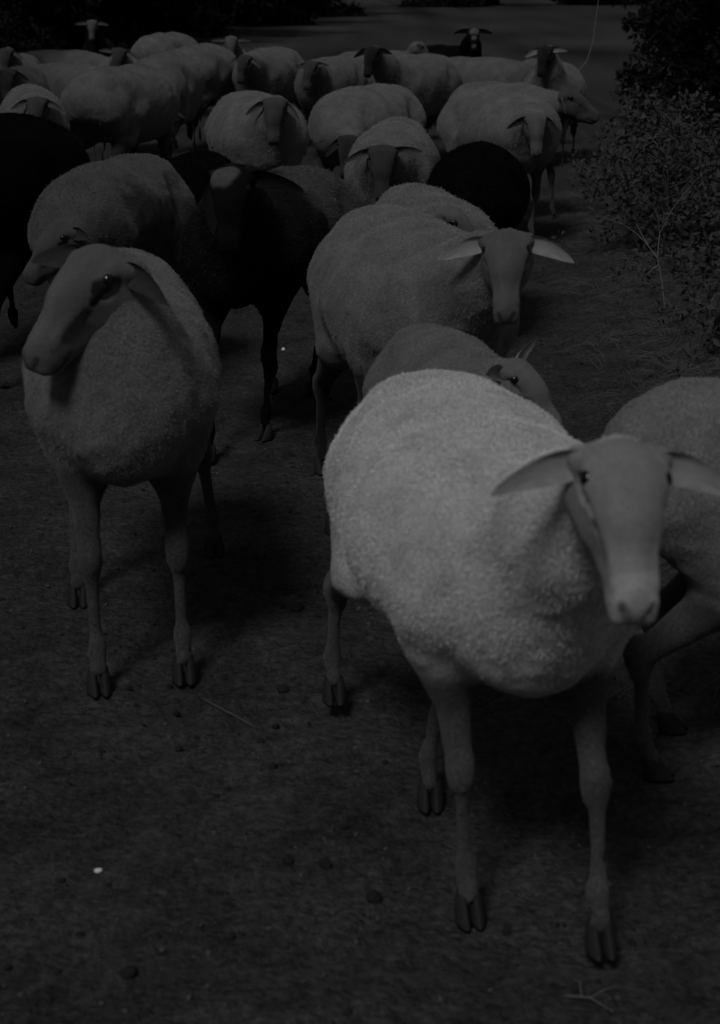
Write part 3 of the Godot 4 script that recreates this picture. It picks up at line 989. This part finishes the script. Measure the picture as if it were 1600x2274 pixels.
func make_trees() -> void:
	var spots := [
		[-8.5, -27.0, 7.0, 3.2, "dark bushy tree nearest at the left end of the tree line behind the flock"],
		[-7.0, -33.0, 8.0, 3.4, "dark bushy tree second from the left in the tree line behind the flock"],
		[-5.6, -41.0, 8.0, 3.6, "dark bushy tree third from the left, above the level-eared sheep head"],
		[-4.6, -52.0, 9.0, 4.0, "dark bushy tree fourth in the tree line, left of the pale field"],
		[-3.6, -68.0, 10.0, 4.4, "dark bushy tree at the right end of the tree line where the field begins"],
		[4.9, -98.0, 9.0, 5.0, "dark tree far across the pale field at the top edge"],
		[15.0, -100.0, 9.0, 6.0, "dark tree far across the field, behind the right-hand bushes"],
	]
	for i in spots.size():
		var q: Array = spots[i]
		var root := thing("tree", q[4], "tree", Vector3(q[0], 0, q[1]), 0.0, "trees behind the flock")
		fill_tree(root, q[2], q[3], -0.02, 8000, 0.26 if i < 5 else 0.3, M.leaf, 100 + i)
	var bushes := [
		[3.15, -13.5, 2.6, 1.1, "dark bush nearest at the right edge above the leafy shrub"],
		[4.1, -17.5, 3.2, 1.3, "dark bush second back on the right side"],
		[5.9, -24.0, 4.0, 1.7, "dark bush farthest back on the right, against the pale field"],
		[6.4, -19.0, 4.0, 1.8, "tall dark bush at the far right, behind the nearest one"],
		[-3.3, -5.5, 3.2, 1.1, "tall dark hedge bush left of the lane beside the black sheep"],
		[-3.5, -8.5, 3.4, 1.2, "tall dark hedge bush left of the lane beside the large pale rump"],
		[-4.1, -12.0, 3.6, 1.2, "tall dark hedge bush at the left edge beside the last rows of sheep"],
		[-5.0, -16.5, 4.0, 1.4, "tall dark hedge bush behind the highest sheep head at left"],
		[-5.6, -21.5, 4.5, 1.7, "tall dark hedge bush at upper left, in front of the tree line"],
	]
	for i in bushes.size():
		var q: Array = bushes[i]
		var root := thing("bush", q[4], "bush", Vector3(q[0], 0, q[1]), 0.0, "dark bushes beside the lane")
		fill_tree(root, q[2], q[3], 0.03, 5200, 0.065, M.leaf, 200 + i)
	# the pale leafy shrubs on the verge
	var shrubs := [
		[1.42, -7.4, 0.55, 0.42, "low leafy shrub on the straw verge right of the profile sheep"],
		[1.85, -7.0, 0.50, 0.42, "low leafy shrub at the right edge beside the dry branches"],
		[1.62, -8.3, 0.62, 0.46, "low leafy shrub farther back on the verge under the dark bush"],
		[1.62, -6.2, 0.42, 0.36, "sparse twiggy shrub at the right edge, right of the forked branch"],
		[1.40, -5.1, 0.30, 0.28, "smallest twiggy shrub, lowest at the right edge above the cut-off sheep"],
	]
	for i in shrubs.size():
		var q: Array = shrubs[i]
		var root := thing("shrub", q[4], "shrub", Vector3(q[0], 0.06, q[1]), 0.0, "leafy shrubs on the verge")
		fill_tree(root, q[2], q[3], 0.0, 520, 0.036, M.shrub, 300 + i, M.scrub)


func make_verge() -> void:
	var r := RandomNumberGenerator.new()
	r.seed = 77
	# loose dry straw
	var st := SurfaceTool.new()
	st.begin(Mesh.PRIMITIVE_TRIANGLES)
	for k in 3:
		var off := Vector3(0.02 * k - 0.02, 0, 0.03 * k - 0.02)
		var bend := 0.012 + 0.01 * k
		tube(st, [off + Vector3(-0.06, 0, 0), off + Vector3(-0.02, bend, 0.006), off + Vector3(0.03, bend * 0.9, 0.012), off + Vector3(0.075, 0.002, 0.03)], [0.0007, 0.0012, 0.0011, 0.0004], 4)
	st.index()
	st.generate_normals()
	var straw := st.commit()
	var where := []
	var tries := 0
	while where.size() < 9000 and tries < 90000:
		tries += 1
		var z := -2.6 - 7.0 * pow(r.randf(), 1.2)
		var x := r.randf_range(0.3, 2.4)
		if r.randf() > verge(x, z) * 0.9 + 0.02:
			continue
		var b := Basis(Vector3.UP, r.randf_range(0, TAU)) * Basis(Vector3.RIGHT, r.randf_range(-0.3, 0.3)) * Basis(Vector3.BACK, r.randf_range(-0.25, 0.35))
		where.append(Transform3D(b.scaled(Vector3.ONE * r.randf_range(0.25, 0.75)), Vector3(x, soil_height(x, z) + r.randf_range(0.0, 0.012), z)))
	var o := scatter("straw_litter", straw, M.straw, where, self)
	tag(o, "dry straw and dead grass littering the verge on the right", "straw")
	# standing weeds between the straw
	var tuft := leaf_clump(0.04, 7, 9)
	where = []
	tries = 0
	while where.size() < 3600 and tries < 60000:
		tries += 1
		var z := -4.6 - 6.5 * r.randf()
		var x := r.randf_range(0.9, 2.8)
		if r.randf() > verge(x - 0.2, z):
			continue
		where.append(Transform3D(random_turn(r, r.randf_range(0.4, 1.1)), Vector3(x, soil_height(x, z) + r.randf_range(0.0, 0.10), z)))
	o = scatter("weeds", tuft, M.shrub, where, self)
	tag(o, "low weeds growing through the straw on the right verge", "weeds")
	# dry branched twig
	var g := thing("dry_branch", "thin dry forked branch standing in the verge at right", "branch", Vector3(1.17, 0.05, -5.97))
	var P := func(px: float, py: float, dz: float) -> Vector3: return Vector3((px - 1475.0) * 0.0018, (712.0 - py) * 0.0019, dz)
	part("stem", tube_mesh([[[P.call(1475, 725, 0), P.call(1466, 670, 0), P.call(1450, 610, 0.01), P.call(1452, 565, 0.01)], [0.0032, 0.003, 0.0026, 0.0024]]]), M.dry_twig, g)
	for t in [
		[[1452, 565], [1444, 530], [1432, 508], [1415, 490], [1388, 474]],
		[[1452, 565], [1470, 520], [1492, 485], [1512, 458], [1532, 436]],
		[[1450, 612], [1430, 588], [1405, 565], [1380, 550], [1344, 540]],
		[[1458, 545], [1455, 520], [1447, 500], [1444, 480]],
		[[1428, 586], [1416, 566], [1404, 545]],
		[[1454, 625], [1440, 632], [1424, 644]],
	]:
		var pts := []
		var rad := []
		for i in t.size():
			pts.append(P.call(t[i][0], t[i][1], 0.01 + 0.02 * i * (1 if t[0][0] > 1451 else -1)))
			rad.append(lerpf(0.0021, 0.0007, float(i) / (t.size() - 1)))
		part("twig", tube_mesh([[pts, rad, 6]]), M.dry_twig, g)
	var g2 := part("dry_stalk", tube_mesh([[[Vector3(0, 0, 0), Vector3(0.06, 0.07, 0.01), Vector3(0.17, 0.16, 0.0), Vector3(0.28, 0.24, 0.02)], [0.0022, 0.002, 0.0016, 0.0008], 6]]), M.dry_twig, self)
	g2.position = Vector3(1.21, 0.05, -5.7)
	tag(g2, "single leaning dry stalk at the right edge below the forked branch", "stalk")
	var g3 := part("tall_grass", tube_mesh([[[Vector3(-0.12, 0, 0.0), Vector3(-0.02, 0.35, 0.02), Vector3(-0.05, 0.56, 0.0), Vector3(0.0, 0.58, 0.01), Vector3(0.09, 0.68, 0), Vector3(0.13, 0.82, 0), Vector3(0.15, 1.05, 0), Vector3(0.17, 1.25, 0)], [0.004, 0.004, 0.004, 0.004, 0.0035, 0.003, 0.0025, 0.002], 6]]), M.dry_twig, self)
	g3.position = Vector3(1.60, 0, -12.2)
	tag(g3, "tall thin pale grass stem rising behind the flock at the upper right", "stem")


func stone_mesh(sd: int, flat: float) -> Mesh:
	var s := SphereMesh.new()
	s.radius = 1.0
	s.height = 2.0
	s.radial_segments = 10
	s.rings = 6
	var a := s.get_mesh_arrays()
	var v: PackedVector3Array = a[Mesh.ARRAY_VERTEX]
	var nz := FastNoiseLite.new()
	nz.seed = sd
	nz.frequency = 0.9
	for i in v.size():
		v[i] = v[i] * (1.0 + 0.45 * nz.get_noise_3dv(v[i])) * Vector3(1, flat, 0.8)
	a[Mesh.ARRAY_VERTEX] = v
	var m := ArrayMesh.new()
	m.add_surface_from_arrays(Mesh.PRIMITIVE_TRIANGLES, a)
	var st := SurfaceTool.new()
	st.create_from(m, 0)
	st.generate_normals()
	return st.commit()


func make_small_things() -> void:
	var r := RandomNumberGenerator.new()
	r.seed = 5
	var kinds := [stone_mesh(1, 0.6), stone_mesh(2, 0.5), stone_mesh(3, 0.75), stone_mesh(4, 0.55)]
	var put_stone := func(called: String, px: Vector2, size: float, mat: Material, label: String, cat: String, grp: String) -> void:
		var o := part(called, kinds[r.randi() % 4], mat, self)
		o.name = numbered(called)
		o.transform = Transform3D(Basis(Vector3.UP, r.randf_range(0, TAU)).scaled(Vector3.ONE * size), Vector3(px.x, soil_height(px.x, px.y) + size * 0.25, px.y))
		tag(o, label, cat, grp)
	put_stone.call("white_pebble", Vector2(-0.38, -2.0), 0.0062, M.white_stone, "bright white pebble on bare soil at lower left", "pebble", "white pebbles")
	put_stone.call("white_pebble", Vector2(-0.27, -5.45), 0.009, M.white_stone, "bright white pebble between the legs of the dark sheep", "pebble", "white pebbles")
	for q in [[-0.05, -2.02, 0.012, "dark clod on the soil left of the nearest sheep's front hoof"], [0.02, -1.93, 0.014, "dark clod flattened in the soil just left of the nearest sheep's front hoof"]]:
		put_stone.call("clod", Vector2(q[0], q[1]), q[2], M.dung, q[3], "clod", "clods on the lane")
	for q in [
		[-0.105, -2.03, 0.010, "dark clod on the soil right of the white pebble, toward the nearest sheep"],
		[-0.30, -1.75, 0.013, "long dark clod at the bottom left edge of the lane"],
		[-0.14, -2.62, 0.012, "clod beside the end of the pale grass stalk"],
		[-0.13, -3.02, 0.016, "clod on the lane between the left and the nearest sheep"]]:
		put_stone.call("clod", Vector2(q[0], q[1]), q[2], M.dung, q[3], "clod", "clods on the lane")
	var sprig := part("dry_sprig", tube_mesh([
		[[Vector3(0.0, 0.004, 0.0), Vector3(0.03, 0.010, 0.012), Vector3(0.055, 0.006, 0.035)], [0.0012, 0.0012, 0.0006], 5],
		[[Vector3(0.02, 0.008, 0.008), Vector3(0.02, 0.016, -0.012), Vector3(0.012, 0.012, -0.026)], [0.0009, 0.0008, 0.0004], 5],
		[[Vector3(0.03, 0.010, 0.012), Vector3(0.05, 0.018, 0.005), Vector3(0.065, 0.014, -0.006)], [0.0009, 0.0008, 0.0004], 5]]), M.straw, self)
	sprig.position = Vector3(0.26, soil_height(0.26, -1.70), -1.70)
	tag(sprig, "dry forked sprig lying on the soil at the bottom right", "sprig")
	# a pale bent grass stalk on the soil
	var o := part("grass_stalk", tube_mesh([[[Vector3(-0.28, 0.008, -2.57), Vector3(-0.255, 0.010, -2.535), Vector3(-0.225, 0.012, -2.50), Vector3(-0.185, 0.008, -2.46)], [0.0006, 0.0011, 0.0011, 0.0006], 5]]), M.straw, self)
	tag(o, "thin pale grass stalk lying on the soil in front of the left foreground sheep", "stalk")
	# small stones and crumbs all over the lane
	var where := []
	for i in 8000:
		var z := -1.2 - 7.0 * pow(r.randf(), 1.5)
		var x := r.randf_range(-0.26, 0.26) * (-z + 0.4)
		var s := 0.0008 + 0.0045 * pow(r.randf(), 10.0)
		where.append(Transform3D(random_turn(r, s), Vector3(x, soil_height(x, z) + s * 0.2, z)))
	var crumbs := []
	for i in 1600:
		var z := -1.2 - 6.0 * pow(r.randf(), 1.5)
		var x := r.randf_range(-0.26, 0.26) * (-z + 0.4)
		var s := 0.0022 + 0.006 * pow(r.randf(), 5.0)
		crumbs.append(Transform3D(random_turn(r, s), Vector3(x, soil_height(x, z) + s * 0.1, z)))
	tag(scatter("droppings", kinds[2], M.dung, crumbs, self), "dark droppings and crumbs of soil scattered on the lane", "droppings")
	var grit := scatter("grit", kinds[0], M.stone, where, self)
	tag(grit, "small stones and crumbs of earth strewn over the lane", "grit")
